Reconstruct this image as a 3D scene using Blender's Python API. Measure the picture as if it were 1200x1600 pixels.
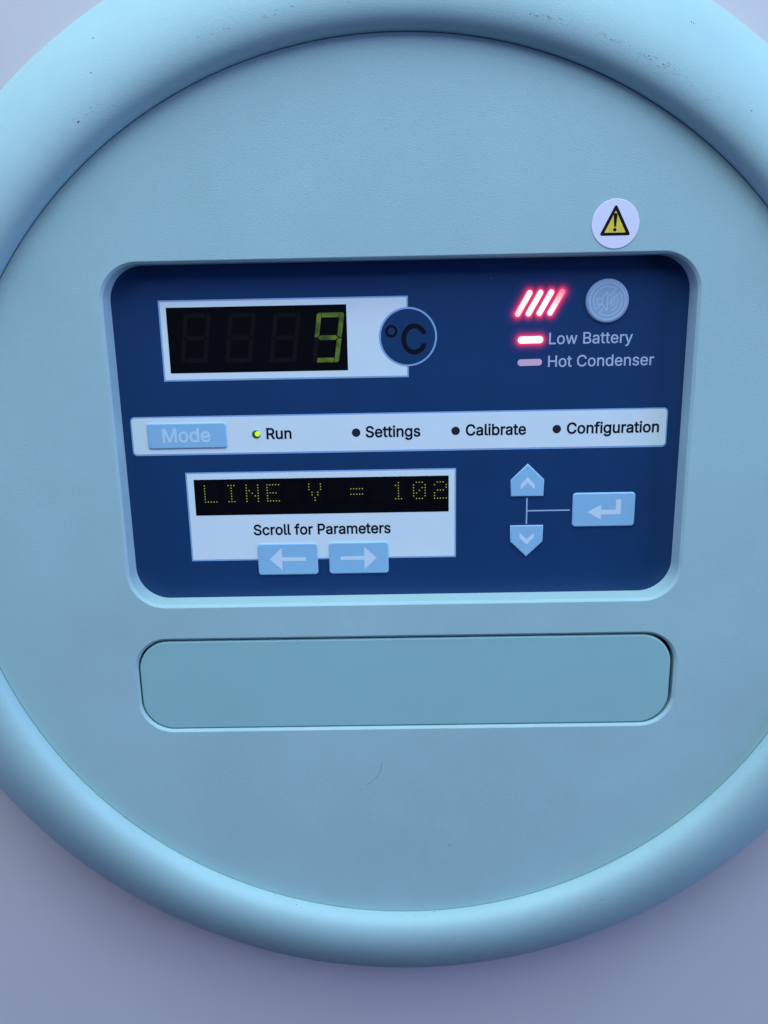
import bpy, bmesh, math, random
from mathutils import Matrix, Vector
from mathutils.geometry import delaunay_2d_cdt

scene = bpy.context.scene
for o in list(bpy.data.objects):
    bpy.data.objects.remove(o)
MM = 0.001
PI = math.pi

# ------------------------------------------------------------------ camera
cd = bpy.data.cameras.new('camera')
cam = bpy.data.objects.new('camera', cd)
scene.collection.objects.link(cam)
cd.sensor_fit = 'VERTICAL'
cd.sensor_height = 36.0
cd.sensor_width = 27.0
cd.lens = 29.1028
cd.clip_start = 0.005
cd.clip_end = 50
R = ((0.9997838, 0.0169353, 0.0120617), (0.0075727, 0.2436733, -0.9698278), (-0.0193635, 0.9697095, 0.2434923))
cam.matrix_world = Matrix.Translation(Vector((-2.4727, -219.088, 59.9835)) * MM) @ Matrix(R).to_4x4()
scene.camera = cam

# ------------------------------------------------------------------ light of the room
world = bpy.data.worlds.new("World")
scene.world = world
world.use_nodes = True
bg = world.node_tree.nodes['Background']
bg.inputs['Color'].default_value = (0.22, 0.32, 1.0, 1)
bg.inputs['Strength'].default_value = 0.028


def area_light(name, loc, target, sx, sy, power, color):
    d = bpy.data.lights.new(name, 'AREA')
    d.shape = 'RECTANGLE'
    d.size = sx
    d.size_y = sy
    d.energy = power
    d.color = color
    o = bpy.data.objects.new(name, d)
    scene.collection.objects.link(o)
    o.location = loc
    o.rotation_euler = (Vector(target) - Vector(loc)).to_track_quat('-Z', 'Y').to_euler()
    return o


# two rows of cool ceiling light above and in front of the panel, an added bluish fill from the right, a weaker one from the left
area_light('ceiling_light', (-0.10, -0.35, 1.10), (0, 0, 0), 1.5, 0.5, 13.6, (0.61, 0.81, 1.0))
area_light('ceiling_light', (-0.10, -0.90, 1.00), (0, 0, 0), 1.6, 0.6, 12.2, (0.62, 0.80, 1.0))
area_light('side_fill', (1.20, -0.45, 0.20), (0, 0, 0), 0.7, 1.0, 13.0, (0.36, 0.48, 1.0))
area_light('side_fill', (-1.20, -0.45, 0.20), (0, 0, 0), 0.7, 1.0, 5.5, (0.34, 0.40, 1.0))

scene.view_settings.view_transform = 'Standard'
scene.view_settings.look = 'None'
scene.view_settings.exposure = 0.0
scene.view_settings.gamma = 1.0
scene.cycles.max_bounces = 6
scene.cycles.use_denoising = True


# ------------------------------------------------------------------ materials
def mat(name, color, rough=0.5, spec=0.5, grain=None, bump=0.0, mottle=0.0, mottle_scale=30.0, emit=None, emit_strength=0.0, coat=0.0, sss=0.0, extra=None):
    m = bpy.data.materials.new(name)
    m.use_nodes = True
    nt = m.node_tree
    b = nt.nodes['Principled BSDF']
    b.inputs['Base Color'].default_value = (*color, 1)
    b.inputs['Roughness'].default_value = rough
    b.inputs['Specular IOR Level'].default_value = spec
    b.inputs['Coat Weight'].default_value = coat
    if emit:
        b.inputs['Emission Color'].default_value = (*emit, 1)
        b.inputs['Emission Strength'].default_value = emit_strength
    tc = nt.nodes.new('ShaderNodeTexCoord')
    if mottle:
        n = nt.nodes.new('ShaderNodeTexNoise')
        n.inputs['Scale'].default_value = mottle_scale
        n.inputs['Detail'].default_value = 6
        n.inputs['Roughness'].default_value = 0.6
        nt.links.new(tc.outputs['Object'], n.inputs['Vector'])
        mr = nt.nodes.new('ShaderNodeMapRange')
        mr.inputs['From Min'].default_value = 0.3
        mr.inputs['From Max'].default_value = 0.7
        mr.inputs['To Min'].default_value = 1 - mottle
        mr.inputs['To Max'].default_value = 1 + mottle
        nt.links.new(n.outputs['Fac'], mr.inputs['Value'])
        mx = nt.nodes.new('ShaderNodeVectorMath')
        mx.operation = 'SCALE'
        mx.inputs[0].default_value = color
        nt.links.new(mr.outputs['Result'], mx.inputs['Scale'])
        nt.links.new(mx.outputs['Vector'], b.inputs['Base Color'])
    if grain:
        mp = nt.nodes.new('ShaderNodeMapping')
        mp.inputs['Scale'].default_value = (1.0, 1.0, 1.5)
        nt.links.new(tc.outputs['Object'], mp.inputs['Vector'])
        n = nt.nodes.new('ShaderNodeTexNoise')
        n.inputs['Scale'].default_value = grain
        n.inputs['Detail'].default_value = 4
        n.inputs['Roughness'].default_value = 0.55
        n.inputs['Distortion'].default_value = 0.6
        nt.links.new(mp.outputs['Vector'], n.inputs['Vector'])
        bu = nt.nodes.new('ShaderNodeBump')
        bu.inputs['Strength'].default_value = 1.0
        bu.inputs['Distance'].default_value = bump
        nt.links.new(n.outputs['Fac'], bu.inputs['Height'])
        nt.links.new(bu.outputs['Normal'], b.inputs['Normal'])
    return m


M = {}
M['plastic'] = mat('moulded_plastic', (0.392, 0.588, 0.566), 0.55, 0.3, grain=2600, bump=0.00008, mottle=0.05, mottle_scale=24)
M['cover'] = mat('smooth_plastic', (0.325, 0.56, 0.53), 0.5, 0.3, grain=5200, bump=0.00002, mottle=0.03, mottle_scale=22)
M['wall'] = mat('painted_metal', (0.685, 0.628, 0.618), 0.5, 0.3, grain=1500, bump=0.00003, mottle=0.025, mottle_scale=14)
M['blue'] = mat('blue_film', (0.0098, 0.046, 0.133), 0.42, 0.35, grain=6000, bump=0.000012, mottle=0.05, mottle_scale=60)
M['white'] = mat('white_print', (0.78, 0.87, 0.86), 0.5, 0.3, grain=6000, bump=0.00001, mottle=0.02, mottle_scale=60)
M['outline'] = mat('light_blue_print', (0.27, 0.45, 0.68), 0.5, 0.3)
M['pale'] = mat('pale_blue_print', (0.46, 0.54, 0.67), 0.5, 0.3)
M['button'] = mat('button_film', (0.31, 0.57, 0.74), 0.45, 0.35, grain=5000, bump=0.00001, mottle=0.02, mottle_scale=90)
M['symbol'] = mat('button_print', (0.68, 0.82, 0.86), 0.5, 0.3)
M['mode_text'] = mat('mode_print', (0.56, 0.75, 0.84), 0.5, 0.3)
M['mute'] = mat('mute_film', (0.33, 0.45, 0.58), 0.45, 0.35)
M['mute_line'] = mat('mute_print', (0.47, 0.61, 0.75), 0.45, 0.35)
M['black'] = mat('black_print', (0.004, 0.004, 0.010), 0.6, 0.15)
M['window'] = mat('dark_window', (0.0022, 0.0024, 0.0038), 0.45, 0.12, mottle=0.1, mottle_scale=200)
M['segment_off'] = mat('unlit_segment', (0.0052, 0.0046, 0.0048), 0.6, 0.12)
M['dots_off'] = mat('unlit_dots', (0.009, 0.004, 0.004), 0.5, 0.2)
M['dot_lit'] = mat('lit_dots', (0.02, 0.02, 0.01), 0.5, 0.2, emit=(0.38, 0.42, 0.05), emit_strength=1.0)
M['led_off'] = mat('unlit_lamp', (0.028, 0.024, 0.032), 0.3, 0.5)
M['led_green'] = mat('green_lamp', (0.01, 0.05, 0.01), 0.25, 0.5, emit=(0.010, 0.075, 0.006), emit_strength=1.0)
M['led_lit'] = mat('green_lamp_core', (0.05, 0.2, 0.01), 0.25, 0.5, emit=(0.55, 0.95, 0.02), emit_strength=1.0)
M['sticker'] = mat('sticker_paper', (0.86, 0.82, 0.92), 0.4, 0.4)
M['yellow'] = mat('yellow_print', (0.85, 0.66, 0.06), 0.45, 0.3, mottle=0.08, mottle_scale=900)
M['dirt'] = mat('dark_dirt', (0.10, 0.12, 0.14), 0.8, 0.2)
M['smudge'] = mat('grey_smudge', (0.32, 0.47, 0.47), 0.8, 0.2)
M['scratch'] = mat('scratch', (0.20, 0.31, 0.32), 0.8, 0.2)
M['cavity'] = mat('dark_gap', (0.008, 0.016, 0.03), 0.8, 0.2)
M['pink'] = mat('unlit_red_lamp', (0.80, 0.50, 0.61), 0.4, 0.4)


def emission_attr(name, base, strength=1.0):
    """lamp film whose own glow is carried by the mesh attribute 'glow'"""
    m = bpy.data.materials.new(name)
    m.use_nodes = True
    nt = m.node_tree
    b = nt.nodes['Principled BSDF']
    b.inputs['Base Color'].default_value = (*base, 1)
    b.inputs['Roughness'].default_value = 0.42
    a = nt.nodes.new('ShaderNodeAttribute')
    a.attribute_name = 'glow'
    nt.links.new(a.outputs['Color'], b.inputs['Emission Color'])
    b.inputs['Emission Strength'].default_value = strength
    return m


M['lamp_core'] = emission_attr('lit_red_lamp', (0.3, 0.05, 0.08))
M['painted_halo'] = emission_attr('painted_red_bloom', (0.010, 0.040, 0.150))  # bloom of the red lamps, put into the emission of the film


# ------------------------------------------------------------------ mesh helpers (millimetres: x right, z up, y towards the wall)
def link(name, me, material, parent=None, smooth=False):
    if material:
        me.materials.append(M[material])
    o = bpy.data.objects.new(name, me)
    scene.collection.objects.link(o)
    if parent:
        o.parent = parent
        root = parent
        if parent.type == 'EMPTY':
            o.location = -parent.location
    return o


FOOT = None        # when set, (x, z, k): artwork of the keypad, drawn for a plane 1.8 mm deeper, is trimmed to fit


def mesh(name, vs, fs, smooth=None):
    me = bpy.data.meshes.new(name)
    if FOOT:
        fx, fz, k = FOOT
        vs = [(fx + (x - fx) * k, y, fz + (z - fz) * k) for x, y, z in vs]
    me.from_pydata([(x * MM, y * MM, z * MM) for x, y, z in vs], [], fs)
    if smooth is not None:
        me.polygons.foreach_set('use_smooth', [bool(i) for i in smooth])
    me.update()
    return me


def area(c):
    return sum(c[i - 1][0] * c[i][1] - c[i][0] * c[i - 1][1] for i in range(len(c))) / 2


def winding(p, cs, odd):
    w = 0
    x, y = p
    for c in cs:
        for i in range(len(c)):
            x0, y0 = c[i - 1]
            x1, y1 = c[i]
            if (y0 <= y) != (y1 <= y):
                t = (y - y0) / (y1 - y0)
                if x0 + t * (x1 - x0) > x:
                    w += 1 if y1 > y0 else -1
    return (w % 2 != 0) if odd else w != 0


def fill(cs, odd=True):
    """triangles that fill the closed outlines cs"""
    vs, es = [], []
    for c in cs:
        n = len(vs)
        vs += [Vector(p) for p in c]
        es += [(n + i, n + (i + 1) % len(c)) for i in range(len(c))]
    v, _, f, _, _, _ = delaunay_2d_cdt(vs, es, [], 0, 1e-6)
    out = []
    for t in f:
        cx = sum(v[i][0] for i in t) / 3
        cy = sum(v[i][1] for i in t) / 3
        if winding((cx, cy), cs, odd):
            a = area([v[i] for i in t])
            out.append(tuple(t) if a > 0 else tuple(reversed(t)))
    return [(p[0], p[1]) for p in v], out


def inset(c, d):
    """offset a closed outline inwards by d (mitred)"""
    if d == 0:
        return list(c)
    s = 1 if area(c) > 0 else -1
    n = len(c)
    out = []
    for i in range(n):
        p0, p1, p2 = Vector(c[i - 1]), Vector(c[i]), Vector(c[(i + 1) % n])
        e1 = (p1 - p0).normalized()
        e2 = (p2 - p1).normalized()
        n1 = Vector((-e1.y, e1.x)) * s
        n2 = Vector((-e2.y, e2.x)) * s
        b = n1 + n2
        k = 2 / max(b.length_squared, 0.4)
        q = p1 + b * k * d
        out.append((q.x, q.y))
    return out


def slab(name, cs, y0, y1, material, parent=None, bevel=0.0, odd=True, seg=4, sides=True):
    """a flat piece from the surface at y1 up to its front at y0 (y0 < y1), its outer edge rounded by bevel"""
    vs, fs, sm = [], [], []
    inner = [inset(c, bevel) for c in cs]
    v, f = fill(inner, odd)
    vs += [(x, y0, z) for x, z in v]
    fs += f
    sm += [0] * len(f)
    if sides:
        for c in cs:
            cc = list(c) if area(c) > 0 else list(reversed(c))
            rings = []
            k = seg if bevel else 0
            for j in range(k + 1):
                a = (PI / 2) * j / max(k, 1)
                if bevel:
                    r = inset(cc, bevel * (1 - math.sin(a)))
                    yy = y0 + bevel * (1 - math.cos(a))
                    rings.append([(x, yy, z) for x, z in r])
                else:
                    rings.append([(x, y0, z) for x, z in cc])
            rings.append([(x, y1, z) for x, z in cc])
            b = len(vs)
            n = len(cc)
            for r in rings:
                vs += r
            for j in range(len(rings) - 1):
                for i in range(n):
                    i2 = (i + 1) % n
                    q = (b + j * n + i, b + (j + 1) * n + i, b + (j + 1) * n + i2, b + j * n + i2)
                    fs.append(q)
                    sm.append(1 if bevel and j < len(rings) - 2 else 0)
    return link(name, mesh(name, vs, fs, sm), material, parent)


def rrect(x0, z0, x1, z1, r, n=10):
    if r <= 0:
        return [(x0, z0), (x1, z0), (x1, z1), (x0, z1)]
    out = []
    for cx, cz, a0 in ((x1 - r, z0 + r, -PI / 2), (x1 - r, z1 - r, 0), (x0 + r, z1 - r, PI / 2), (x0 + r, z0 + r, PI)):
        for i in range(n + 1):
            a = a0 + PI / 2 * i / n
            out.append((cx + r * math.cos(a), cz + r * math.sin(a)))
    return out


def circle(cx, cz, r, n=64, a0=0):
    return [(cx + r * math.cos(a0 + 2 * PI * i / n), cz + r * math.sin(a0 + 2 * PI * i / n)) for i in range(n)]


def pill(p, q, r, n=14):
    p, q = Vector(p), Vector(q)
    a = math.atan2(q.y - p.y, q.x - p.x)
    out = []
    for c, s in ((q, a - PI / 2), (p, a + PI / 2)):
        for i in range(n + 1):
            t = s + PI * i / n
            out.append((c.x + r * math.cos(t), c.y + r * math.sin(t)))
    return out


def stroke(pts, w, closed=False):
    """outline(s) of a line of width w"""
    pts = [Vector(p) for p in pts]
    n = len(pts)
    L, Rr = [], []
    for i in range(n):
        if closed:
            a, b = pts[i - 1], pts[(i + 1) % n]
            e1, e2 = (pts[i] - a).normalized(), (b - pts[i]).normalized()
        else:
            e1 = (pts[i] - pts[i - 1]).normalized() if i else (pts[1] - pts[0]).normalized()
            e2 = (pts[i + 1] - pts[i]).normalized() if i < n - 1 else e1
        m = Vector((-e1.y - e2.y, e1.x + e2.x))
        m = m * (1 / max(m.length_squared, 0.8))
        L.append(tuple(pts[i] + m * w))
        Rr.append(tuple(pts[i] - m * w))
    if closed:
        return [L, Rr]
    return [L + Rr[::-1]]


def arc(cx, cz, r, a0, a1, n=24):
    return [(cx + r * math.cos(math.radians(a0 + (a1 - a0) * i / n)), cz + r * math.sin(math.radians(a0 + (a1 - a0) * i / n))) for i in range(n + 1)]


# letter outlines: advance, then closed bezier outlines (left handle, point, right handle)
GLYPHS = {
    'B': [456,[[[122,0,60,0,60,170],[60,339,60,509,120,509],[181,509,241,509,276,509],[306,503,329,491,352,479],[369,462,381,442,392,422],[398,399,398,374,398,352],[394,334,387,320,379,306],[369,294,356,286,344,277],[330,271,315,267,315,265],[315,264,315,262,331,261],[347,255,363,245,379,235],[392,221,402,203,413,185],[418,163,418,136,418,111],[412,87,400,67,388,46],[370,30,344,18,319,6],[287,0,247,0,184,0]],[[125,115,125,57,165,57],[205,57,245,57,284,57],[313,65,330,80,347,95],[355,114,355,137,355,154],[351,170,342,184,334,198],[321,209,306,218,290,227],[271,231,248,231,207,231],[166,231,125,231,125,173]],[[125,341,125,285,162,285],[200,285,238,285,257,285],[273,289,288,296,303,303],[315,313,323,326,332,339],[336,355,336,372,336,395],[328,414,313,429,297,444],[273,452,240,452,202,452],[163,452,125,452,125,396]]]],
    'C': [510,[[[293,-7,267,-7,223,-7],[184,4,150,25,116,46],[89,76,70,115,50,154],[40,201,40,254,40,308],[50,354,70,393,89,432],[116,462,150,484,184,505],[223,516,267,516,293,516],[317,512,340,504,363,497],[384,486,402,471,420,457],[436,439,448,418,460,398],[468,374,473,348,451,348],[430,348,408,348,404,366],[398,381,389,395,381,408],[370,419,357,428,345,438],[331,444,315,449,300,454],[284,456,267,456,236,456],[208,448,184,432,159,417],[139,394,125,364,111,334],[103,297,103,254,103,211],[111,175,125,145,140,115],[159,92,184,76,209,61],[236,53,267,53,284,53],[300,55,315,60,331,65],[345,71,357,81,370,90],[381,101,389,114,398,128],[404,143,408,160,430,160],[451,160,473,160,469,135],[460,111,448,91,436,70],[421,52,402,38,384,23],[363,12,341,5,318,-3]]]],
    'H': [517,[[[82,0,60,0,60,170],[60,339,60,509,82,509],[103,509,125,509,125,435],[125,362,125,289,214,289],[303,289,392,289,392,362],[392,435,392,509,414,509],[435,509,457,509,457,339],[457,170,457,0,435,0],[414,0,392,0,392,77],[392,155,392,232,303,232],[214,232,125,232,125,155],[125,77,125,0,103,0]]]],
    'L': [393,[[[160,0,60,0,60,170],[60,339,60,509,82,509],[103,509,125,509,125,358],[125,208,125,57,203,57],[282,57,361,57,361,38],[361,19,361,0,261,0]]]],
    'M': [628,[[[81,0,60,0,60,170],[60,339,60,509,91,509],[121,509,152,509,193,402],[235,294,277,187,280,180],[284,170,287,159,291,148],[295,136,299,123,303,110],[307,97,311,84,315,71],[319,59,322,49,317,49],[312,49,307,49,310,59],[314,70,318,83,322,95],[326,108,330,121,334,134],[338,147,342,158,346,170],[349,179,352,187,394,294],[435,402,476,509,507,509],[537,509,568,509,568,339],[568,170,568,0,547,0],[525,0,504,0,504,97],[504,194,504,291,504,302],[504,314,504,327,505,340],[505,354,505,369,505,383],[506,398,506,413,506,428],[507,443,507,457,509,457],[511,457,513,457,508,441],[503,426,498,409,492,393],[487,378,482,363,477,348],[472,334,467,322,463,309],[459,299,456,291,418,194],[380,97,342,0,323,0],[305,0,286,0,248,97],[209,194,170,291,167,299],[163,309,159,321,155,333],[150,346,145,361,140,376],[135,391,129,408,124,424],[118,441,112,457,114,457],[117,457,119,457,119,444],[120,431,120,416,120,401],[121,387,121,372,121,357],[121,342,122,328,122,315],[122,302,122,291,122,194],[122,97,122,0,101,0]]]],
    'P': [445,[[[82,0,60,0,60,170],[60,339,60,509,118,509],[177,509,235,509,274,509],[307,502,332,487,358,473],[377,454,390,430,402,405],[409,378,409,348,409,317],[402,290,390,265,377,241],[358,222,332,207,307,193],[274,186,235,186,193,186],[151,186,109,186,109,205],[109,224,109,242,150,242],[191,242,233,242,259,242],[281,247,297,256,313,265],[325,278,333,294,341,310],[344,328,344,348,344,368],[341,386,333,402,325,417],[313,430,297,439,280,448],[259,452,232,452,196,452],[160,452,125,452,125,301],[125,151,125,0,103,0]]]],
    'R': [449,[[[82,0,60,0,60,170],[60,339,60,509,119,509],[177,509,236,509,275,509],[307,502,333,489,359,475],[378,457,390,433,403,410],[409,382,409,352,409,321],[403,295,390,271,378,248],[359,230,333,217,307,204],[275,198,236,198,189,198],[143,198,96,198,96,217],[96,236,96,255,142,255],[188,255,234,255,260,255],[281,259,298,267,314,275],[326,286,334,300,341,315],[345,332,345,352,345,372],[341,390,334,405,326,420],[314,431,298,440,281,448],[259,452,233,452,197,452],[161,452,125,452,125,301],[125,151,125,0,103,0]],[[378,0,353,0,312,76],[271,153,230,229,254,229],[279,229,303,229,344,153],[386,76,428,0,403,0]]]],
    'S': [447,[[[263,-9,224,-9,187,-9],[155,-3,128,9,100,21],[79,38,64,60,49,82],[40,107,38,137,60,137],[82,137,104,137,106,117],[112,101,123,88,134,75],[149,65,166,59,184,52],[203,49,224,49,247,49],[268,53,286,60,304,68],[319,78,329,92,340,105],[346,121,346,139,346,155],[341,169,332,179,323,189],[311,198,296,205,281,211],[264,217,245,222,224,228],[204,234,184,239,142,251],[109,268,86,289,63,311],[52,339,52,372,52,401],[60,426,75,448,90,469],[111,486,138,498,164,510],[194,516,227,516,261,516],[290,510,316,498,342,486],[362,469,377,449,392,428],[400,404,401,378,380,378],[358,378,337,378,335,403],[323,423,302,437,281,451],[256,459,225,459,203,459],[184,455,167,448,151,441],[138,431,129,418,120,406],[115,391,115,376,115,358],[120,344,131,334,142,323],[154,314,169,308,184,302],[199,297,212,293,230,289],[247,284,264,279,279,275],[295,270,312,264,328,257],[344,248,359,238,373,227],[385,214,395,198,404,181],[408,162,408,139,408,111],[401,86,386,64,372,41],[351,24,323,11,296,-2]]]],
    'a': [389,[[[182,-9,160,-9,136,-9],[114,-4,94,5,75,14],[59,27,48,45,36,62],[30,83,30,108,30,130],[35,147,43,161,52,175],[63,185,78,193,92,201],[108,207,125,211,143,215],[160,218,178,220,201,223],[219,225,234,227,248,228],[258,231,265,235,272,239],[276,245,276,255,276,255],[276,256,276,257,276,272],[273,286,267,297,261,308],[252,316,240,322,228,328],[213,331,196,331,178,331],[162,328,149,322,136,317],[126,309,118,301,110,292],[104,283,100,274,80,280],[61,285,41,291,50,314],[62,332,79,346,95,360],[113,369,133,375,153,381],[173,384,194,384,208,384],[223,383,239,379,255,376],[271,370,286,360,301,351],[313,338,322,320,332,303],[337,280,337,251,337,168],[337,84,337,0,317,0],[297,0,277,0,277,17],[277,35,277,52,275,52],[274,52,272,52,268,43],[261,34,252,25,243,15],[230,7,215,1,200,-5]],[[155,45,170,45,193,45],[212,50,228,59,243,68],[255,79,263,93,271,107],[276,122,276,138,276,155],[276,173,276,190,273,187],[268,184,259,182,251,180],[242,178,231,176,221,174],[210,172,200,171,190,170],[182,169,175,168,161,166],[147,163,134,159,121,154],[111,148,103,139,96,131],[92,119,92,105,92,92],[95,81,102,72,109,63],[118,57,130,52,142,48]]]],
    'b': [424,[[[261,-8,229,-8,206,-8],[187,-4,172,4,158,12],[146,21,138,31,129,42],[123,51,118,59,116,59],[114,59,112,59,112,39],[112,20,112,0,92,0],[72,0,53,0,53,170],[53,339,53,509,73,509],[93,509,114,509,114,446],[114,382,114,319,115,319],[117,319,118,319,123,327],[129,336,137,346,145,356],[157,365,171,373,186,381],[205,384,229,384,261,384],[289,376,313,361,337,345],[356,322,370,293,383,263],[390,229,390,189,390,149],[383,114,370,84,356,55],[337,32,313,16,289,0]],[[197,47,220,47,244,47],[263,53,279,66,295,78],[308,95,316,117,324,138],[328,162,328,189,328,216],[324,240,316,261,308,282],[296,299,280,311,264,324],[244,330,220,330,197,330],[177,324,161,312,145,300],[133,284,125,263,117,242],[113,217,113,189,113,161],[117,136,125,115,133,94],[146,77,162,65,178,53]]]],
    'c': [396,[[[226,-8,207,-8,173,-8],[143,0,117,16,91,33],[71,56,56,85,41,114],[34,149,34,187,34,227],[41,262,56,291,71,321],[91,343,117,360,143,376],[173,384,207,384,226,384],[243,382,260,377,276,372],[292,365,305,356,319,347],[330,335,340,322,350,309],[357,294,362,277,342,272],[322,267,303,262,300,272],[296,281,290,289,285,297],[278,305,270,311,262,317],[253,322,242,325,232,328],[220,330,207,330,182,330],[161,323,145,310,129,297],[116,280,108,258,100,237],[96,213,96,187,96,162],[100,139,108,117,116,96],[129,79,145,66,161,53],[182,46,207,46,220,46],[232,48,243,52,253,55],[263,60,271,66,279,72],[286,80,292,89,297,97],[301,107,304,117,324,112],[343,107,363,102,358,85],[351,70,341,56,332,43],[320,31,306,21,293,12],[277,4,261,-1,244,-6]]]],
    'd': [424,[[[219,-8,195,-8,164,-8],[136,0,111,16,87,32],[68,55,55,84,41,114],[34,149,34,189,34,229],[41,263,55,293,69,322],[88,345,112,361,136,376],[164,384,196,384,219,384],[238,381,253,373,268,365],[279,356,287,346,296,336],[302,327,306,319,308,319],[309,319,311,319,311,382],[311,446,311,509,331,509],[351,509,372,509,372,339],[372,170,372,0,352,0],[332,0,313,0,313,20],[313,39,313,59,311,59],[309,59,307,59,302,51],[295,42,287,31,278,21],[267,12,252,4,238,-4]],[[181,47,205,47,227,47],[247,53,263,65,279,77],[291,94,299,115,308,136],[312,161,312,189,312,217],[308,242,300,263,292,284],[279,300,263,312,247,324],[228,330,205,330,181,330],[161,324,145,311,129,299],[116,282,108,261,100,240],[96,216,96,189,96,162],[100,138,109,117,117,95],[129,78,145,66,161,53]]]],
    'e': [404,[[[238,-8,212,-8,175,-8],[143,0,117,16,90,33],[70,56,56,85,41,114],[34,148,34,187,34,226],[41,260,55,290,69,319],[89,343,115,359,141,376],[171,384,205,384,226,384],[246,381,266,374,285,367],[303,356,319,341,335,326],[348,306,357,282,366,258],[371,228,371,194,371,186],[371,178,371,169,272,169],[174,169,75,169,75,187],[75,204,75,221,163,221],[250,221,338,221,329,215],[319,208,310,202,310,227],[306,249,298,269,290,288],[278,303,263,314,247,325],[228,330,205,330,182,330],[163,325,146,313,130,302],[118,288,109,270,100,251],[96,232,96,211,96,200],[96,189,96,178,96,150],[101,126,110,106,120,87],[134,72,151,61,168,51],[189,46,212,46,228,46],[241,48,254,53,266,57],[277,64,285,73,294,82],[301,93,306,105,325,101],[345,96,365,91,359,71],[349,54,335,39,321,24],[303,13,283,4,262,-4]]]],
    'f': [254,[[[154,379,228,379,228,362],[228,344,228,327,154,327],[80,327,6,327,6,344],[6,362,6,379,80,379]],[[101,0,81,0,81,144],[81,288,81,432,81,453],[86,471,96,486,106,500],[119,511,135,519,152,526],[169,530,187,530,201,530],[213,529,222,527,232,525],[238,523,243,521,238,503],[233,486,227,468,224,470],[220,471,215,472,210,473],[203,474,195,474,176,474],[163,469,154,460,146,451],[142,437,142,419,142,279],[142,140,142,0,121,0]]]],
    'g': [425,[[[238,-151,207,-151,179,-151],[155,-147,134,-140,113,-132],[96,-123,82,-110,69,-98],[58,-84,51,-69,67,-60],[84,-50,101,-41,107,-49],[113,-57,122,-66,130,-75],[141,-82,154,-88,168,-94],[186,-97,207,-97,238,-97],[263,-90,282,-75,302,-60],[311,-37,311,-6,311,19],[311,44,311,68,310,68],[308,68,306,68,301,60],[295,51,287,41,278,32],[267,23,252,16,238,8],[219,5,195,5,164,5],[137,12,113,27,88,41],[69,62,55,90,41,118],[34,152,34,191,34,230],[41,264,55,293,69,322],[88,345,112,361,137,376],[165,384,196,384,220,384],[239,381,253,373,268,365],[280,356,288,346,297,336],[303,327,308,319,309,319],[311,319,313,319,313,339],[313,359,313,379,333,379],[353,379,372,379,372,250],[372,121,372,-9,372,-42],[365,-69,350,-90,335,-111],[316,-126,291,-136,266,-146]],[[181,59,205,59,228,59],[248,64,264,75,280,86],[292,101,300,121,308,141],[312,165,312,193,312,220],[308,243,300,264,292,284],[280,301,264,312,248,324],[228,330,205,330,181,330],[161,324,145,312,129,299],[117,283,109,262,100,242],[96,219,96,193,96,166],[100,143,109,123,117,103],[129,87,145,76,162,65]]]],
    'i': [167,[[[73,0,53,0,53,126],[53,253,53,379,73,379],[93,379,114,379,114,253],[114,126,114,0,93,0]],[[95,443,84,443,72,443],[62,447,54,455,45,462],[41,472,41,483,41,494],[45,504,54,512,62,520],[72,524,84,524,95,524],[106,520,114,512,122,504],[126,494,126,483,126,472],[122,462,114,455,106,447]]]],
    'l': [189,[[[147,-2,139,-2,110,-2],[88,5,74,20,60,35],[53,57,53,84,53,226],[53,367,53,509,73,509],[93,509,114,509,114,372],[114,235,114,99,114,81],[116,69,120,62,125,55],[133,52,146,52,152,52],[157,52,160,53,164,53],[167,54,170,54,173,37],[177,20,181,3,175,1],[169,0,162,-1,154,-2]]]],
    'm': [610,[[[73,0,53,0,53,126],[53,253,53,379,72,379],[92,379,112,379,112,351],[112,323,112,295,111,295],[109,295,108,295,113,316],[121,332,132,346,144,359],[157,369,172,376,187,383],[203,386,219,386,247,386],[270,378,287,361,305,344],[316,322,321,295,318,295],[315,295,312,295,317,313],[325,329,337,343,349,357],[364,367,381,375,398,382],[416,386,437,386,459,386],[479,381,497,372,515,362],[530,348,541,328,551,309],[557,285,557,255,557,170],[557,85,557,0,536,0],[516,0,496,0,496,85],[496,169,496,254,496,281],[488,301,473,313,457,325],[439,330,419,330,402,330],[387,327,374,320,362,313],[352,303,345,290,339,278],[335,263,335,247,335,165],[335,82,335,0,315,0],[295,0,274,0,274,87],[274,173,274,260,274,281],[267,298,253,311,239,324],[221,330,199,330,185,330],[171,327,158,320,144,313],[134,303,126,289,118,276],[114,258,114,238,114,159],[114,79,114,0,93,0]]]],
    'n': [410,[[[114,249,114,227,114,151],[114,76,114,0,93,0],[73,0,53,0,53,126],[53,253,53,379,72,379],[92,379,112,379,112,349],[112,318,112,287,109,287],[106,287,102,287,114,322],[131,347,152,362,174,377],[199,384,227,384,253,384],[276,379,295,369,314,358],[330,342,341,321,352,299],[357,273,357,240,357,160],[357,80,357,0,337,0],[316,0,296,0,296,78],[296,157,296,235,296,265],[288,288,273,304,258,321],[237,329,210,329,192,329],[175,325,161,317,146,309],[135,298,126,283,118,267]]]],
    'o': [415,[[[242,-8,207,-8,173,-8],[143,0,117,16,91,33],[71,56,56,85,41,114],[34,149,34,187,34,227],[41,262,56,291,71,321],[91,343,117,360,143,376],[173,384,207,384,242,384],[273,376,299,360,325,343],[345,321,359,291,374,262],[381,227,381,187,381,149],[374,114,359,85,345,56],[325,33,299,16,273,0]],[[182,46,207,46,233,46],[254,53,270,66,287,79],[299,96,307,117,315,139],[319,162,319,187,319,213],[315,236,307,258,299,280],[287,297,270,310,254,323],[233,330,207,330,182,330],[161,323,145,310,129,297],[116,280,108,258,100,237],[96,213,96,187,96,162],[100,139,108,117,116,96],[129,79,145,66,161,53]]]],
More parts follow.
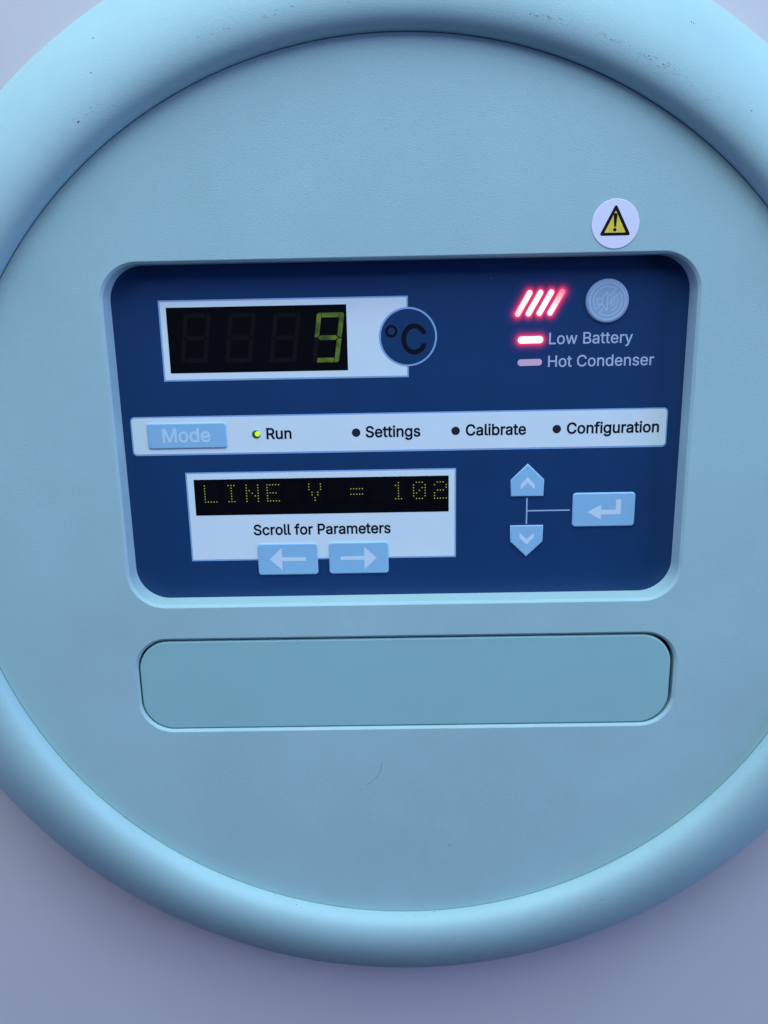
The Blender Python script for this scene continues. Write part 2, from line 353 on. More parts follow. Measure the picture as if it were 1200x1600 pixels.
    'r': [259,[[[73,0,53,0,53,126],[53,253,53,379,72,379],[92,379,112,379,112,360],[112,340,112,321,113,321],[114,321,115,321,122,340],[135,355,152,367,170,379],[190,385,213,385,218,385],[223,385,229,384,235,384],[240,384,243,384,243,363],[243,343,243,322,242,323],[237,323,230,324,223,325],[215,326,207,326,189,326],[173,322,159,315,145,307],[134,297,126,284,118,270],[114,255,114,237,114,158],[114,79,114,0,93,0]]]],
    's': [365,[[[211,-8,182,-8,156,-8],[133,-4,112,3,92,11],[75,23,62,38,49,53],[40,72,36,94,55,98],[74,102,94,107,99,86],[109,70,124,60,139,50],[158,45,181,45,208,45],[229,51,244,62,260,74],[268,87,268,103,268,116],[263,127,254,136,245,144],[231,151,212,155,191,160],[170,165,149,170,115,178],[89,191,72,208,55,225],[47,247,47,274,47,296],[53,315,65,332,77,348],[94,361,115,370,136,380],[160,384,187,384,213,384],[235,380,254,372,272,365],[287,353,299,339,310,325],[319,309,324,290,305,286],[287,281,268,277,263,292],[255,304,243,316,230,327],[212,333,187,333,165,333],[146,327,131,317,116,306],[109,293,109,277,109,263],[114,252,124,243,134,235],[150,228,172,223,191,218],[210,214,229,209,264,201],[290,188,306,171,323,154],[331,133,331,107,331,84],[325,64,312,47,300,30],[282,16,260,6,237,-3]]]],
    't': [227,[[[138,379,204,379,204,362],[204,344,204,327,138,327],[72,327,6,327,6,344],[6,362,6,379,72,379]],[[65,345,65,471,85,471],[106,471,126,471,126,347],[126,222,126,98,126,81],[129,69,136,61,143,54],[154,50,170,50,174,50],[179,50,185,51,191,52],[197,53,202,54,206,36],[209,19,213,2,207,0],[200,-2,192,-3,184,-4],[176,-4,168,-4,136,-4],[110,4,92,21,74,38],[65,62,65,93,65,219]]]],
    'u': [410,[[[211,-5,182,-5,157,-5],[134,0,115,11,95,21],[80,37,69,59,58,80],[53,107,53,139,53,219],[53,299,53,379,73,379],[93,379,114,379,114,301],[114,222,114,144,114,114],[121,91,137,75,152,58],[173,50,200,50,218,50],[235,54,249,62,264,70],[275,81,283,97,292,112],[296,131,296,153,296,228],[296,304,296,379,316,379],[337,379,357,379,357,253],[357,126,357,0,337,0],[318,0,298,0,298,31],[298,61,298,92,301,92],[304,92,307,92,295,57],[279,32,257,17,235,2]]]],
    'w': [567,[[[158,0,138,0,99,126],[61,253,23,379,44,379],[66,379,87,379,103,324],[118,269,133,214,140,191],[147,165,154,137,161,108],[168,76,175,41,172,41],[168,41,165,41,172,75],[179,106,186,135,193,163],[199,190,206,214,221,269],[237,324,252,379,273,379],[295,379,316,379,332,324],[347,269,362,214,368,190],[375,164,382,136,388,107],[395,76,402,41,399,41],[395,41,391,41,399,75],[406,107,413,135,420,164],[427,190,434,214,449,269],[465,324,480,379,502,379],[523,379,545,379,506,253],[468,126,429,0,409,0],[389,0,368,0,352,57],[335,114,319,172,314,189],[309,207,305,225,300,243],[295,261,291,280,286,299],[281,318,277,338,281,338],[286,338,291,338,286,319],[281,299,277,280,272,261],[267,243,263,225,258,206],[253,189,248,172,231,114],[215,57,199,0,178,0]]]],
    'y': [389,[[[51,-140,47,-139,52,-121],[57,-103,61,-86,65,-86],[68,-87,71,-87,83,-90],[94,-91,104,-89,114,-87],[122,-82,130,-74,138,-66],[145,-53,151,-36,155,-24],[159,-13,163,-1,114,126],[66,252,17,379,40,379],[62,379,84,379,111,305],[138,230,165,155,174,132],[181,109,187,87,193,64],[199,42,206,21,198,21],[191,21,184,21,190,42],[196,64,202,87,209,110],[216,132,224,155,251,230],[278,305,305,379,327,379],[349,379,371,379,316,234],[260,88,204,-58,196,-78],[187,-94,177,-107,166,-120],[153,-129,139,-136,125,-142],[109,-145,91,-145,81,-145],[72,-144,65,-143,57,-142]]]],
}


def glyph_outlines(ch):
    adv, sp = GLYPHS[ch]
    out = []
    for s in sp:
        c = []
        for i in range(len(s)):
            a, b = s[i], s[(i + 1) % len(s)]
            p0, p1, p2, p3 = (a[2], a[3]), (a[4], a[5]), (b[0], b[1]), (b[2], b[3])
            d = abs((p1[0] - p0[0]) * (p3[1] - p0[1]) - (p1[1] - p0[1]) * (p3[0] - p0[0])) + abs((p2[0] - p0[0]) * (p3[1] - p0[1]) - (p2[1] - p0[1]) * (p3[0] - p0[0]))
            k = 1 if d < 400 else 5
            for j in range(k):
                t = j / k
                u = 1 - t
                q = tuple(u * u * u * p0[m] + 3 * u * u * t * p1[m] + 3 * u * t * t * p2[m] + t * t * t * p3[m] for m in (0, 1))
                if not c or abs(q[0] - c[-1][0]) + abs(q[1] - c[-1][1]) > 1.0:
                    c.append(q)
        if len(c) > 2:
            out.append(c)
    return adv, out


def lettering(text, x0, x1, zbase, cap, y0, y1, material, parent, label=None, weight=17):
    """printed words between x0 and x1, letters standing cap high on zbase, each letter a closed outline"""
    pen, parts = 0, []
    for ch in text:
        if ch == ' ':
            pen += 200
            continue
        adv, cs = glyph_outlines(ch)
        big = max(cs, key=lambda c: abs(area(c)))
        sg = area(big) > 0
        cs = [inset(c, -weight if (area(c) > 0) == sg else weight) for c in cs]
        parts.append([[(x + pen, z) for x, z in c] for c in cs])
        pen += adv
    allx = [x for p in parts for c in p for x, z in c]
    lo, hi = min(allx), max(allx)
    sx = (x1 - x0) / (hi - lo)
    sz = cap / 509.0
    vs, fs = [], []
    for cs in parts:
        cs = [[(x0 + (x - lo) * sx, zbase + z * sz) for x, z in c] for c in cs]
        v, f = fill(cs, False)
        b = len(vs)
        vs += [(x, y0, z) for x, z in v]
        fs += [tuple(b + i for i in t) for t in f]
        for c in cs:
            b = len(vs)
            n = len(c)
            vs += [(x, y0, z) for x, z in c] + [(x, y1, z) for x, z in c]
            fs += [(b + i, b + n + i, b + n + (i + 1) % n, b + (i + 1) % n) for i in range(n)]
    o = link('lettering', mesh('lettering', vs, fs), material, parent)
    if label:
        o['label'] = label
    return o


# ------------------------------------------------------------------ the wall behind
WY = 26.2          # wall surface
bm = bmesh.new()
vs = []
N = 24
for j in range(N + 1):
    for i in range(N + 1):
        x = -1100 + 2200 * i / N
        z = -1100 + 2200 * j / N
        vs.append((x, WY, z))
fs = [(j * (N + 1) + i, j * (N + 1) + i + 1, (j + 1) * (N + 1) + i + 1, (j + 1) * (N + 1) + i) for j in range(N) for i in range(N)]
wall = link('wall', mesh('wall', vs, fs), 'wall')
wall['kind'] = 'structure'

# ------------------------------------------------------------------ the console
console = bpy.data.objects.new('control_console', None)
scene.collection.objects.link(console)
console.location = (0, WY * MM, 0)
console.empty_display_size = 0.05
console['label'] = 'round pale blue control console with raised rim and dark blue keypad on the lilac wall'
console['category'] = 'control panel'

# rim: a broad rounded ring, its inner side short and its outer side falling back to the wall
RG = 123.0
KNOTS = [6.64, 4.10, 4.35, 13.35, 34.21, 32.37, 30.54]      # radius of curvature (mm) every 30 degrees, from the groove over the crest to the wall
PR = [(RG, 0.0)]
for i in range(72):
    a = math.radians(90 - 2.5 * (i + .5))
    k = (i + .5) / 12
    rho = math.exp(math.log(KNOTS[int(k)]) * (1 - k % 1) + math.log(KNOTS[min(int(k) + 1, 6)]) * (k % 1))
    ds = rho * math.radians(2.5)
    PR.append((PR[-1][0] + ds * math.cos(a), PR[-1][1] - ds * math.sin(a)))
prof = [(RG + 0.05, 3.0)] + [(RG, 0.3)] + PR[1:] + [(PR[-1][0], WY + 1.0)]
NS = 320
vs, fs = [], []
for k in range(NS):
    t = 2 * PI * k / NS
    vs += [(r * math.cos(t), y, r * math.sin(t)) for r, y in prof]
P = len(prof)
for k in range(NS):
    k2 = (k + 1) % NS
    for i in range(P - 1):
        fs.append((k * P + i, k * P + i + 1, k2 * P + i + 1, k2 * P + i))
rim = link('rim', mesh('rim', vs, fs, [1] * len(fs)), 'plastic', console)


def rim_point(t, f, lift=0.0):
    """point of the rim at angle t, f steps of 2.5 degrees across it"""
    i = min(int(f), 71)
    u = f - i
    r = PR[i][0] * (1 - u) + PR[i + 1][0] * u
    y = PR[i][1] * (1 - u) + PR[i + 1][1] * u
    a = math.radians(90 - 2.5 * f)
    r -= math.sin(a) * lift
    y -= math.cos(a) * lift
    return (r * math.cos(t), y, r * math.sin(t))


def flecks(name, items, material, parent, label, scale=0.11):
    """irregular little flecks of dirt lying on the rim: (angle, position across, size in tenths of a mm, length factor)"""
    vs, fs = [], []
    for t, f, s, ln in items:
        b = len(vs)
        n = 7
        rr = s * scale
        vs.append(rim_point(t, f, 0.035))
        for i in range(n):
            a = 2 * PI * i / n
            k = rr * random.uniform(0.6, 1.2)
            u = k * math.cos(a) * ln      # along the ring
            v = k * math.sin(a)           # across it
            df = v / 0.2 if f < 20 else v / 0.6
            vs.append(rim_point(t + u / 128.0, min(max(f + df, 0.3), 71), 0.025))
        fs += [(b, b + 1 + (i + 1) % n, b + 1 + i) for i in range(n)]
    o = link(name, mesh(name, vs, fs), material, parent)
    o['kind'] = 'stuff'
    o['label'] = label
    return o


random.seed(5)
MARKS = [(2.2057, 35, 2.2), (2.186, 35, 1), (2.1031, 50, 1), (2.1358, 44, 1.3), (2.1817, 59, 1), (1.3265, 34, 1.3), (1.3177, 34, 1), (1.3134, 34, 1.4), (1.2959, 35, 1.2), (1.2937, 35, 1), (1.2675, 34, 1), (1.2523, 36, 1), (1.1366, 36, 1.4), (1.0974, 36, 1.6), (1.093, 35, 1.6), (1.0668, 36, 1.3), (1.0625, 35, 1), (1.0559, 49, 1), (1.0516, 49, 1), (0.8858, 41, 1), (1.1846, 35, 0.8), (1.1737, 35, 1), (1.165, 35, 1), (1.1541, 36, 0.8), (0.9643, 34, 1.2), (1.7911, 35, 1.4), (1.6559, 34, 1), (1.9111, 36, 1), (4.5728, 4, 1.1), (4.6906, 8, 0.9), (4.7015, 7, 0.7), (4.7277, 6, 1.1), (4.7517, 7, 0.8), (4.7778, 2, 1.5), (4.7713, 4, 0.8), (4.7604, 36, 1.4), (4.7887, 36, 0.6), (4.7997, 36, 0.6), (4.372, 2, 1.1), (4.4026, 7, 1.1), (4.4288, 8, 1.3), (5.1793, 36, 1.9), (5.1727, 36, 1), (5.092, 37, 0.8), (5.1007, 37, 0.6), (5.1138, 37, 0.5), (5.1291, 37, 0.5), (5.1422, 36, 0.5), (5.1618, 36, 0.5), (5.4149, 3, 1.3), (5.4476, 3, 1), (5.6287, 3, 0.9), (5.705, 5, 1.2), (5.5589, 4, 0.8), (5.3276, 36, 1.2), (5.332, 36, 0.8), (4.8477, 1, 0.8), (4.8956, 36, 0.7), (4.9306, 36, 0.7), (4.8346, 35, 0.5)]
flecks('dirt_specks', [(t, f, s * random.uniform(.8, 1.1), random.uniform(1.0, 1.7)) for t, f, s in MARKS], 'dirt', rim, 'tiny dark specks scattered along the crest of the rim')
sm = []
for t0, t1, f0, n in ((1.33, 1.24, 34.5, 9), (1.19, 1.14, 35.2, 7), (1.12, 0.98, 35.8, 16), (1.95, 1.75, 35.5, 9), (2.21, 2.15, 35, 4), (4.76, 4.86, 36, 10), (5.05, 5.2, 36.5, 12), (5.31, 5.34, 36, 3)):
    for i in range(n):
        sm.append((random.uniform(t0, t1), f0 + random.gauss(0, .7), random.uniform(.4, .8), random.uniform(1.5, 4)))
flecks('scuff_marks', sm, 'smudge', rim, 'faint grey scuffs where the crest of the rim was rubbed', 0.2)

# face plate with its two openings; the edges of the openings are rolled inwards
REC = (-76.7, -21.25, 76.25, 71.0)            # keypad recess, wall to wall
RR = 9.6
HOLE = (-76.85, -59.75, 76.85, -31.85)        # opening for the cover strip
HR = 9.0
CH = 0.8
DEPTH = 5.6
DRAFT = 0.45


def grow(rc, r, d, n=14):
    return rrect(rc[0] - d, rc[1] - d, rc[2] + d, rc[3] + d, r + d, n)


outer = circle(0, 0, 122.75, 256)
vs, fs, smo = [], [], []
plate_loops = [outer, grow(REC, RR, CH), grow(HOLE, HR, CH)]
v, f = fill(plate_loops)
vs += [(x, 0, z) for x, z in v]
fs += f
smo += [0] * len(f)


def strip(rings, flip=False):
    b = len(vs)
    n = len(rings[0])
    for r in rings:
        vs.extend(r)
    for j in range(len(rings) - 1):
        for i in range(n):
            i2 = (i + 1) % n
            q = (b + j * n + i, b + (j + 1) * n + i, b + (j + 1) * n + i2, b + j * n + i2)
            fs.append(q[::-1] if flip else q)
            smo.append(1)


for rc, r, dep in ((REC, RR, DEPTH + 0.3), (HOLE, HR, 5.0)):
    rings = []
    for d, yy in ((1.0, 0.0), (.86, .03), (.76, .10), (.2, .68), (.07, .80), (0.0, .95)):
        rings.append([(x, CH * yy, z) for x, z in grow(rc, r, CH * d)])
    strip(rings, True)
    foot = rrect(rc[0] + DRAFT, rc[1] + DRAFT, rc[2] - DRAFT, rc[3] - .05, r - DRAFT, 14) if rc is REC else grow(rc, r, 0)
    strip([[(x, CH * 0.95, z) for x, z in grow(rc, r, 0)], [(x, dep, z) for x, z in foot]], True)
strip([[(x, 0, z) for x, z in outer], [(x * 1.001, 0.25, z * 1.001) for x, z in outer], [(x * 1.001, 3, z * 1.001) for x, z in outer]])
face = link('face_plate', mesh('face_plate', vs, fs, smo), 'plastic', console)
# a faint hair-like scratch and two nicks low on the face
scr = [(-12.1, -78.6), (-10.6, -77.7), (-8.7, -75.8), (-7.7, -73.9), (-7.2, -71.0)]
slab('scratch', stroke(scr, .15), -0.012, 0.01, 'scratch', face)
slab('scratch', stroke([(13.1, -99.3), (12.6, -99.4), (12.1, -100.2)], .16), -0.012, 0.01, 'scratch', face)

# dark cavity behind the cover strip, then the strip itself
slab('gap_backing', [grow(HOLE, HR, 1.5)], 4.2, 4.6, 'cavity', console)
slab('cover_plate', [rrect(-76.38, -59.6, 75.85, -32.35, 8.7, 14)], 0.5, 4.2, 'cover', console, bevel=0.45)

# keypad film at the bottom of the recess
SY = DEPTH
film = slab('keypad_film', [grow(REC, RR, 0.0)], SY, SY + 0.8, 'blue', console)
FOOT = (-2.47, 60.0, 0.9947)


def T(level):
    return SY - 0.035 * level


# temperature readout: white frame with light blue outline, cut away where the unit badge sits
BX = (-64.15, 40.75, 2.15, 62.05)
badge_c = (2.05, 51.4)
fr = slab('readout_frame', [rrect(*BX, 0)], T(1), SY, 'outline', film)
fr['label'] = 'white frame with a light blue outline round the temperature readout'
slab('frame_field', [rrect(BX[0] + .42, BX[1] + .42, BX[2] - .42, BX[3] - .42, 0)], T(2), T(1), 'white', film)
badge = slab('unit_badge', [circle(*badge_c, 7.75, 96)], T(3), SY, 'outline', film)
badge['label'] = 'round blue badge with the unit of temperature'
slab('badge_field', [circle(*badge_c, 7.25, 96)], T(4), T(3), 'blue', film)
cs = stroke(circle(-2.35, 52.95, 1.29, 40), .68, True)
slab('degree_sign', cs, T(5), T(4), 'black', film)
# the letter C, drawn as a heavy open bow
co, ci = [], []
for i in range(41):
    a = math.radians(38 + (322 - 38) * i / 40)
    co.append((3.75 + 3.5 * math.cos(a), 50.8 + 4.05 * math.sin(a)))
    a = math.radians(36 + (324 - 36) * i / 40)
    ci.append((3.75 + 2.2 * math.cos(a), 50.8 + 2.8 * math.sin(a)))
co[0] = (6.95, 52.1)
ci[0] = (5.75, 52.1)
co[-1] = (6.98, 49.6)
ci[-1] = (5.78, 49.6)
co.insert(1, (6.72, 53.0))
co.insert(-1, (6.72, 48.6))
ci.insert(1, (5.45, 52.75))
ci.insert(-1, (5.45, 48.85))
slab('unit_letter', [co + ci[::-1]], T(5), T(4), 'black', film)

win = slab('temperature_display', [rrect(-62.15, 42.9, -14.2, 60.15, 0)], T(3), SY, 'window', console)
win['label'] = 'dark temperature display reading 9 in green segments'
DW, DH, SH, TK = 7.25, 13.0, 0.142, 1.22


def seg_outline(k):
    w, h, t, g = DW, DH, TK, 0.16
    m = h / 2
    c = 0.45
    if k == 0:   # top
        return [(t + g, h - t), (w - t - g, h - t), (w - t - g, h), (t + g, h)]
    if k == 3:   # bottom
        return [(t + g, 0), (w - t - g, 0), (w - t - g, t), (t + g, t)]
    if k == 6:   # middle
        return [(t * .75, m), (t * 1.35, m - t / 2), (w - t * 1.35, m - t / 2), (w - t * .75, m), (w - t * 1.35, m + t / 2), (t * 1.35, m + t / 2)]
    up = k in (1, 5)
    r = [(0.0, m + g), (t * .55, m + g), (t, m + g + .45), (t, h), (c, h), (0, h - c)] if up else [(0, m - g), (0, c), (c, 0), (t, 0), (t, m - g - .45), (t * .55, m - g)]
    if k in (1, 2):
        r = [(w - x, z) for x, z in r]
    return r


def seg_material():
    m = bpy.data.materials.new('lit_segment')
    m.use_nodes = True
    nt = m.node_tree
    b = nt.nodes['Principled BSDF']
    b.inputs['Base Color'].default_value = (0.01, 0.012, 0.005, 1)
    b.inputs['Emission Strength'].default_value = 1.0
    tc = nt.nodes.new('ShaderNodeTexCoord')
    n = nt.nodes.new('ShaderNodeTexNoise')
    n.inputs['Scale'].default_value = 330
    n.inputs['Detail'].default_value = 1
    nt.links.new(tc.outputs['Object'], n.inputs['Vector'])
    r = nt.nodes.new('ShaderNodeValToRGB')
    r.color_ramp.elements[0].position = 0.36
    r.color_ramp.elements[0].color = (0.018, 0.045, 0.003, 1)
    r.color_ramp.elements[1].position = 0.64
    r.color_ramp.elements[1].color = (0.072, 0.135, 0.008, 1)
    nt.links.new(n.outputs['Fac'], r.inputs['Fac'])
    nt.links.new(r.outputs['Color'], b.inputs['Emission Color'])
    return m


M['segment_lit'] = seg_material()
for d, (bx, bz) in enumerate(((-59.3, 45.6), (-47.3, 45.45), (-35.35, 45.3), (-23.85, 45.1))):
    for k in range(7):
        o = seg_outline(k)
        o = [(bx + x + SH * z, bz + z) for x, z in o]
        lit = d == 3 and k != 4
        s = slab('digit_segment', [o], T(4), T(3), 'segment_lit' if lit else 'segment_off', win)
        if lit:
            s['label'] = 'lit green segment of the digit 9'

# long white mode bar
bar = slab('mode_bar', [rrect(-74.45, 20.45, 72.6, 31.25, 1.2)], T(1), SY, 'outline', film)
bar['label'] = 'long white strip with a light blue outline'
slab('bar_field', [rrect(-74.1, 20.9, 72.25, 30.85, 0.9)], T(2), T(1), 'white', film)
for txt, xa, xb in (('Run', -37.2, -30.3), ('Settings', -9.9, 5.15), ('Calibrate', 17.6, 34.1), ('Configuration', 45.25, 70.4)):
    lettering(txt, xa, xb, 24.6, 2.95, T(3), T(2), 'black', film)
lettering('Low Battery', 39.7, 62.0, 48.75, 2.95, T(1), SY, 'pale', film, weight=7)
lettering('Hot Condenser', 39.6, 67.95, 42.75, 2.95, T(1), SY, 'pale', film, weight=7)

# message readout
MX = (-60.45, -10.3, 14.95, 15.5)
mf = slab('readout_frame', [rrect(*MX, 0)], T(1), SY, 'outline', film)
mf['label'] = 'white frame with a light blue outline round the message readout'
slab('frame_field', [rrect(MX[0] + .42, MX[1] + .42, MX[2] - .42, MX[3] - .42, 0)], T(2), T(1), 'white', film)
lettering('Scroll for Parameters', -42.3, -3.5, -2.8, 2.95, T(3), T(2), 'black', film)
msg = slab('message_display', [rrect(-58.25, 3.15, 12.9, 13.45, 0)], T(3), SY, 'window', console)
msg['label'] = 'dark dot matrix display with a yellow message'
FONT = {'L': '10000 10000 10000 10000 10000 10000 11111', 'I': '01110 00100 00100 00100 00100 00100 01110', 'N': '10001 10001 11001 10101 10011 10001 10001', 'E': '11111 10000 10000 11110 10000 10000 11111',
        'V': '10001 10001 10001 01010 01010 00100 00100', '=': '00000 00000 11111 00000 11111 00000 00000', '1': '00100 01100 00100 00100 00100 00100 01110', '0': '01110 10001 10011 10101 11001 10001 01110',
        '2': '01110 10001 00001 01110 10000 10000 11111', ' ': '00000 00000 00000 00000 00000 00000 00000'}
text = 'LINE V = 102'
off = []


def dots(pts, r, y0, y1):
    vs, fs = [], []
    for x, z in pts:
        b = len(vs)
        vs += [(x, y0, z)] + [(x + r * math.cos(PI / 3 * i), y0 + .004, z + r * math.sin(PI / 3 * i)) for i in range(6)]
        fs += [(b, b + 1 + i, b + 1 + (i + 1) % 6) for i in range(6)]
    return vs, fs


for n, ch in enumerate(text):
    on = []
    for r, row in enumerate(FONT[ch].split()):
        for c, bit in enumerate(row):
            p = (-55.35 + 5.845 * n + .81 * c, 11.68 - .772 * r)
            (on if bit == '1' else off).append(p)
    if on:
        v, f = dots(on, .165, T(4), T(3))
        o = link('dot_character', mesh('dot_character', v, f), 'dot_lit', msg)
        o['label'] = "character %s in yellow dots" % {'=': 'equals sign'}.get(ch, ch)
v, f = dots(off, .20, T(3.5), T(3))
o = link('unlit_dots', mesh('unlit_dots', v, f), 'dots_off', msg)
o['kind'] = 'stuff'

# push buttons, embossed in the film
BH = 0.42


def button(label, outline, symbols, material='button', name='push_button', base=T(2), symmat='symbol', bevel=0.40, h=BH):
    b = slab(name, [outline], SY - h, SY, material, console, bevel=bevel)
    b['label'] = label
    for s in symbols:
        slab(s[0], s[1], SY - h - .03, SY - h + .01, symmat, b, odd=True)
    return b


mb = button('light blue Mode button', rrect(-70.0, 22.25, -48.1, 29.5, 0.9), [], bevel=.42)
lettering('Mode', -65.8, -52.6, 24.15, 3.75, SY - BH - .03, SY - BH + .01, 'mode_text', mb)
button('light blue button with an arrow pointing left', rrect(-41.5, -14.75, -24.4, -5.35, 0.9),
       [('arrow_symbol', [[(-38.1, -10.0), (-34.6, -13.35), (-34.6, -10.6), (-27.8, -10.6), (-27.8, -9.5), (-34.6, -9.5), (-34.6, -6.65)]])])
button('light blue button with an arrow pointing right', rrect(-21.2, -14.7, -4.25, -5.3, 0.9),
       [('arrow_symbol', [[(-7.6, -10.05), (-11.15, -6.75), (-11.15, -9.5), (-17.9, -9.5), (-17.9, -10.55), (-11.15, -10.55), (-11.15, -13.4)]])])
button('light blue button shaped like a house pointing up', [(30.15, 7.15), (39.4, 7.15), (39.4, 11.9), (34.8, 16.4), (30.15, 11.9)],
       [('arrow_symbol', [[(34.8, 12.6), (32.9, 10.65), (32.9, 9.15), (34.8, 10.95), (36.8, 9.1), (36.8, 10.55)]])], bevel=.3)
button('light blue button shaped like a shield pointing down', [(30.25, -1.25), (30.25, -5.95), (34.85, -10.5), (39.45, -5.95), (39.45, -1.25)],
       [('arrow_symbol', [[(32.85, -3.4), (34.85, -5.35), (36.85, -3.4), (36.85, -4.8), (34.85, -6.9), (32.85, -4.75)]])], bevel=.3)
button('light blue enter button with a bent arrow', rrect(47.55, -1.95, 65.0, 7.85, 1.0),
       [('arrow_symbol', [[(51.7, 2.3), (55.55, .1), (55.55, 1.55), (60.7, 1.55), (61.05, 1.9), (61.05, 5.8), (59.6, 5.8), (59.6, 2.9), (55.55, 2.9), (55.55, 4.4)]])])
# thin line that ties the three buttons together
slab('connecting_line', [[(34.62, -.85), (34.98, -.85), (34.98, 2.75), (46.9, 2.75), (46.9, 3.1), (34.98, 3.1), (34.98, 6.65), (34.62, 6.65)]], T(1), SY, 'pale', film)

# round mute button with its outline drawing
mc = (54.7, 59.65)
mu = button('round pale blue mute button with a crossed-out loudspeaker', circle(*mc, 5.7, 72), [], material='mute', bevel=.55, h=.6)


def mm_(pts):
    return [(mc[0] + x, mc[1] + z) for x, z in pts]


lines = [stroke(circle(*mc, 4.72, 64), .32, True),
         stroke(mm_([(-3.05, -2.15)] + arc(0, 0, 3.72, 214, 56, 30) + [(2.0, 2.95), (.3, 1.2)]), .28),
         stroke(mm_([(3.1, 2.25)] + arc(0, 0, 3.72, 34, -124, 30) + [(-2.1, -2.95), (-1.2, -2.0)]), .28),
         stroke(mm_([(-2.7, .75), (-1.5, .75), (-.35, 2.25), (-.05, 2.25), (-.05, -2.25), (-.35, -2.25), (-1.4, -.85), (-2.7, -.85)]), .28, True),
         stroke(mm_([(-1.45, .7), (-1.45, -.8)]), .24),
         stroke(mm_([(3.2, 2.3), (.4, -.6)]), .26), stroke(mm_([(-3.05, -2.15), (-1.9, -1.1)]), .26),
         stroke(mm_(arc(0, 0, 1.15, -50, 50, 10)), .25), stroke(mm_(arc(0, 0, 1.85, -55, 55, 12)), .25), stroke(mm_(arc(0, 0, 2.7, -70, 60, 16)), .25)]
for k, l in enumerate(lines):
    slab('symbol_line', l, SY - .6 - .02 - .002 * k, SY - .6 + .01, 'mute_line', mu)

# indicator lamps on the mode bar
for k, (x, lab) in enumerate(((-40.0, 'green lit lamp beside Run'), (-12.5, 'dark lamp beside Settings'), (14.8, 'dark lamp beside Calibrate'), (42.5, 'dark lamp beside Configuration'))):
    l = slab('indicator_lamp', [circle(x, 25.9, 1.16, 32)], T(3), SY, 'led_green' if k == 0 else 'led_off', console)
    l['label'] = lab
    if k == 0:
        slab('lamp_core', [circle(x + .36, 26.05, .72, 24)], T(3) - .5, T(3), 'led_lit', l, bevel=.4)


def lamp(p, q, r, ends=(1, 1), label=None, reach=3.2, power=1.0):
    """lit red bar: a domed white-hot core, its red bloom painted on an emissive ring round it"""
    p, q = Vector(p), Vector(q)
    vs, fs, col = [], [], []
    rings = []
    # core, domed
    n = len(pill(p, q, r))
    ax = (q - p)
    L = ax.length
    for rr, yy in ((r, SY - .06), (r * .93, SY - .16), (r * .7, SY - .24), (r * .35, SY - .28)):
        rings.append([(x, yy, z) for x, z in pill(p, q, rr)])
    for rg in rings:
        for x, y, z in rg:
            s = min(max((Vector((x, z)) - p).dot(ax) / (L * L), 0), 1)
            lo = min(1, ends[0] + (1 - ends[0]) * min(1, s / .28))
            hi = min(1, ends[1] + (1 - ends[1]) * min(1, (1 - s) / .42))
            k = lo * hi
            col.append((1.9, max(1.15 * k ** 1.5, .25), max(1.08 * k ** 1.5, .36)))
            vs.append((x, y, z))
    for j in range(3):
        for i in range(n):
            i2 = (i + 1) % n
            fs.append((j * n + i, j * n + i2, (j + 1) * n + i2, (j + 1) * n + i))
    fs.append(tuple(3 * n + i for i in range(n)))
    # sides down to the film
    b = len(vs)
    for x, z in pill(p, q, r):
        vs.append((x, SY, z))
        col.append((30.0, .6, 1.5))
    fs += [(i, b + i, b + (i + 1) % n, (i + 1) % n) for i in range(n)]
    me = mesh('alarm_lamp', vs, fs, [1] * len(fs))
    at = me.attributes.new('glow', 'FLOAT_COLOR', 'POINT')
    for i, c in enumerate(col):
        at.data[i].color = (c[0] * power, c[1] * power, c[2] * power, 1)
    o = link('alarm_lamp', me, 'lamp_core', console)
    if label:
        o['label'] = label
    # bloom round the core, painted as emission that fades outwards
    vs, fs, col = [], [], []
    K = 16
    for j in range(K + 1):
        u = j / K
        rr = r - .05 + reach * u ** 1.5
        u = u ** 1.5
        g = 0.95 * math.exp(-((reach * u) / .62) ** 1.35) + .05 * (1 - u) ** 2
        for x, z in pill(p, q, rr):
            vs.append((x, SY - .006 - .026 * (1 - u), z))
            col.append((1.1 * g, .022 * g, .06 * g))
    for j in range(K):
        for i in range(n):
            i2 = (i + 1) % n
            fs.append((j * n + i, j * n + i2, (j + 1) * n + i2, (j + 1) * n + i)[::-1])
    me = mesh('painted_bloom', vs, fs, [1] * len(fs))
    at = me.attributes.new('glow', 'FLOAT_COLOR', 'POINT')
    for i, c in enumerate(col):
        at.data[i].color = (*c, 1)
    link('painted_bloom', me, 'painted_halo', o)
    return o


bars = (((31.2, 56.75), (34.25, 62.1)), ((34.05, 56.8), (37.1, 62.15)), ((36.9, 56.85), (39.95, 62.2)), ((39.75, 56.9), (42.8, 62.2)))
names = ('lit red slanted bar, its lower end pinkish', 'lit red slanted bar second from the left', 'lit red slanted bar third from the left', 'lit red slanted bar with a dim pink upper end')
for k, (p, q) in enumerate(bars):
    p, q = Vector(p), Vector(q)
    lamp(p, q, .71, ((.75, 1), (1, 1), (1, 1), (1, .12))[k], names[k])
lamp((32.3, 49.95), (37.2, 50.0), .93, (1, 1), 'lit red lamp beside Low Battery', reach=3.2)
hl = slab('alarm_lamp', [pill((32.3, 44.0), (37.1, 44.05), .88)], T(1), SY, 'pink', console)
hl['label'] = 'unlit pink lamp beside Hot Condenser'

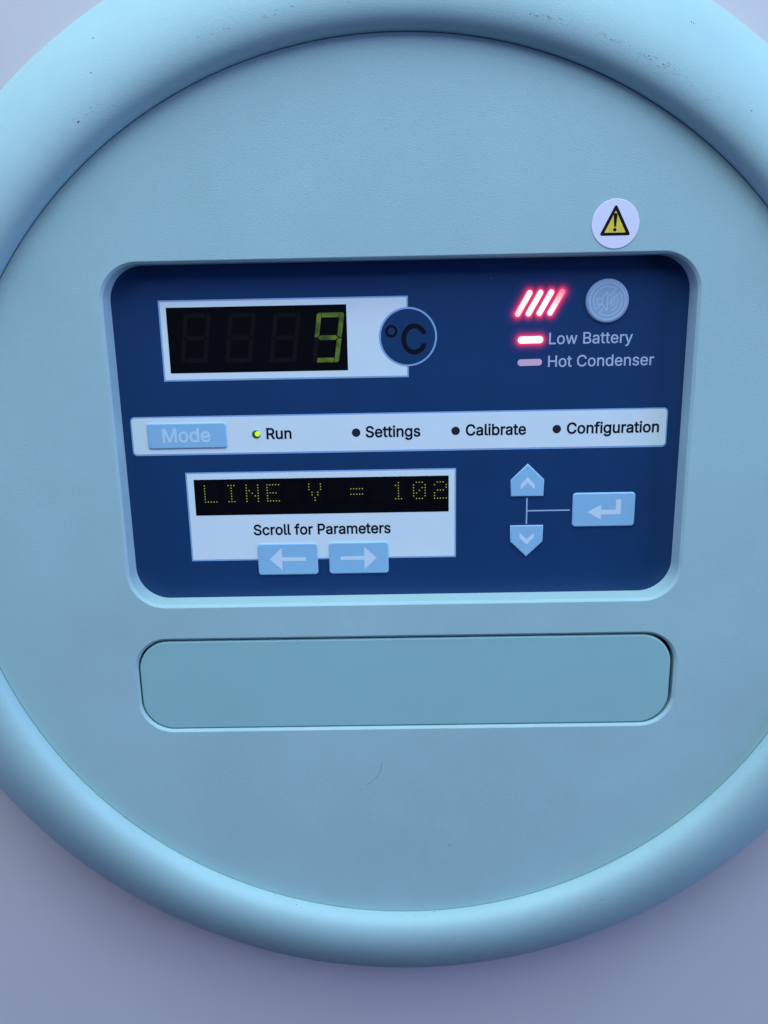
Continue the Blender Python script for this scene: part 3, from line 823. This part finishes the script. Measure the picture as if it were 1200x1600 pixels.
# a few specks of lint on the film
random.seed(11)
vs, fs = [], []
for x, z in [(75.0, 11.0), (-75.2, 16.5), (-71.0, -14.0), (-66.0, 47.0), (47.0, 38.0), (30.0, 70.0 - 23), (-30.0, 36.5), (22.0, -14.0), (60.0, -12.0), (-50.0, -15.5), (68.0, 15.0), (12.0, 38.0), (24.0, 66.0), (-20.0, 66.5)]:
    b = len(vs)
    r = random.uniform(.05, .11)
    a0 = random.uniform(0, 6)
    vs += [(x + r * random.uniform(.5, 1.4) * math.cos(a0 + k * PI / 3), SY - .02, z + r * random.uniform(.4, 1.2) * math.sin(a0 + k * PI / 3)) for k in range(6)]
    fs.append(tuple(range(b, b + 6)))
lint = link('lint', mesh('lint', vs, fs), 'outline', film)
lint['kind'] = 'stuff'

# ------------------------------------------------------------------ warning sticker
FOOT = None
sc_ = (54.2, 78.35)
st = slab('warning_sticker', [circle(*sc_, 5.95, 72)], -0.16, -0.0, 'sticker', None, bevel=.08, seg=2)
# gives the sticker a real origin at its centre
ctr = Vector((sc_[0], 0, sc_[1])) * MM
st.data.transform(Matrix.Translation(-ctr))
st.location = ctr
st['label'] = 'white sticker with yellow warning triangle above the upper right corner of the keypad'
st['category'] = 'sticker'


def tri(a, b, c, r, n=8):
    pts = [Vector(a), Vector(b), Vector(c)]
    out = []
    for i in range(3):
        p0, p1, p2 = pts[i - 1], pts[i], pts[(i + 1) % 3]
        e1, e2 = (p1 - p0).normalized(), (p2 - p1).normalized()
        a0 = math.atan2(-e1.x, e1.y)
        a1 = math.atan2(-e2.x, e2.y)
        while a1 < a0:
            a1 += 2 * PI
        for k in range(n + 1):
            t = a0 + (a1 - a0) * k / n
            out.append((p1.x + r * math.cos(t), p1.y + r * math.sin(t)))
    return out


def on_sticker(name, cs, y0, y1, material, parent):
    o = slab(name, cs, y0, y1, material, None)
    o.data.transform(Matrix.Translation(-ctr))
    o.parent = parent
    return o


tb = on_sticker('warning_triangle', [tri((50.85, 75.95), (57.45, 75.95), (54.15, 82.35), .38)], -0.19, -0.16, 'black', st)
on_sticker('yellow_field', [tri((51.52, 76.3), (56.75, 76.3), (54.12, 81.45), .03)], -0.21, -0.19, 'yellow', tb)
on_sticker('exclamation_mark', [[(53.83, 77.75), (53.60, 80.45), (53.72, 80.8), (54.08, 80.95), (54.44, 80.8), (54.56, 80.45), (54.33, 77.75), (54.08, 77.55)]], -0.23, -0.21, 'black', tb)
on_sticker('exclamation_dot', [circle(54.05, 76.95, .42, 20)], -0.23, -0.21, 'black', tb)
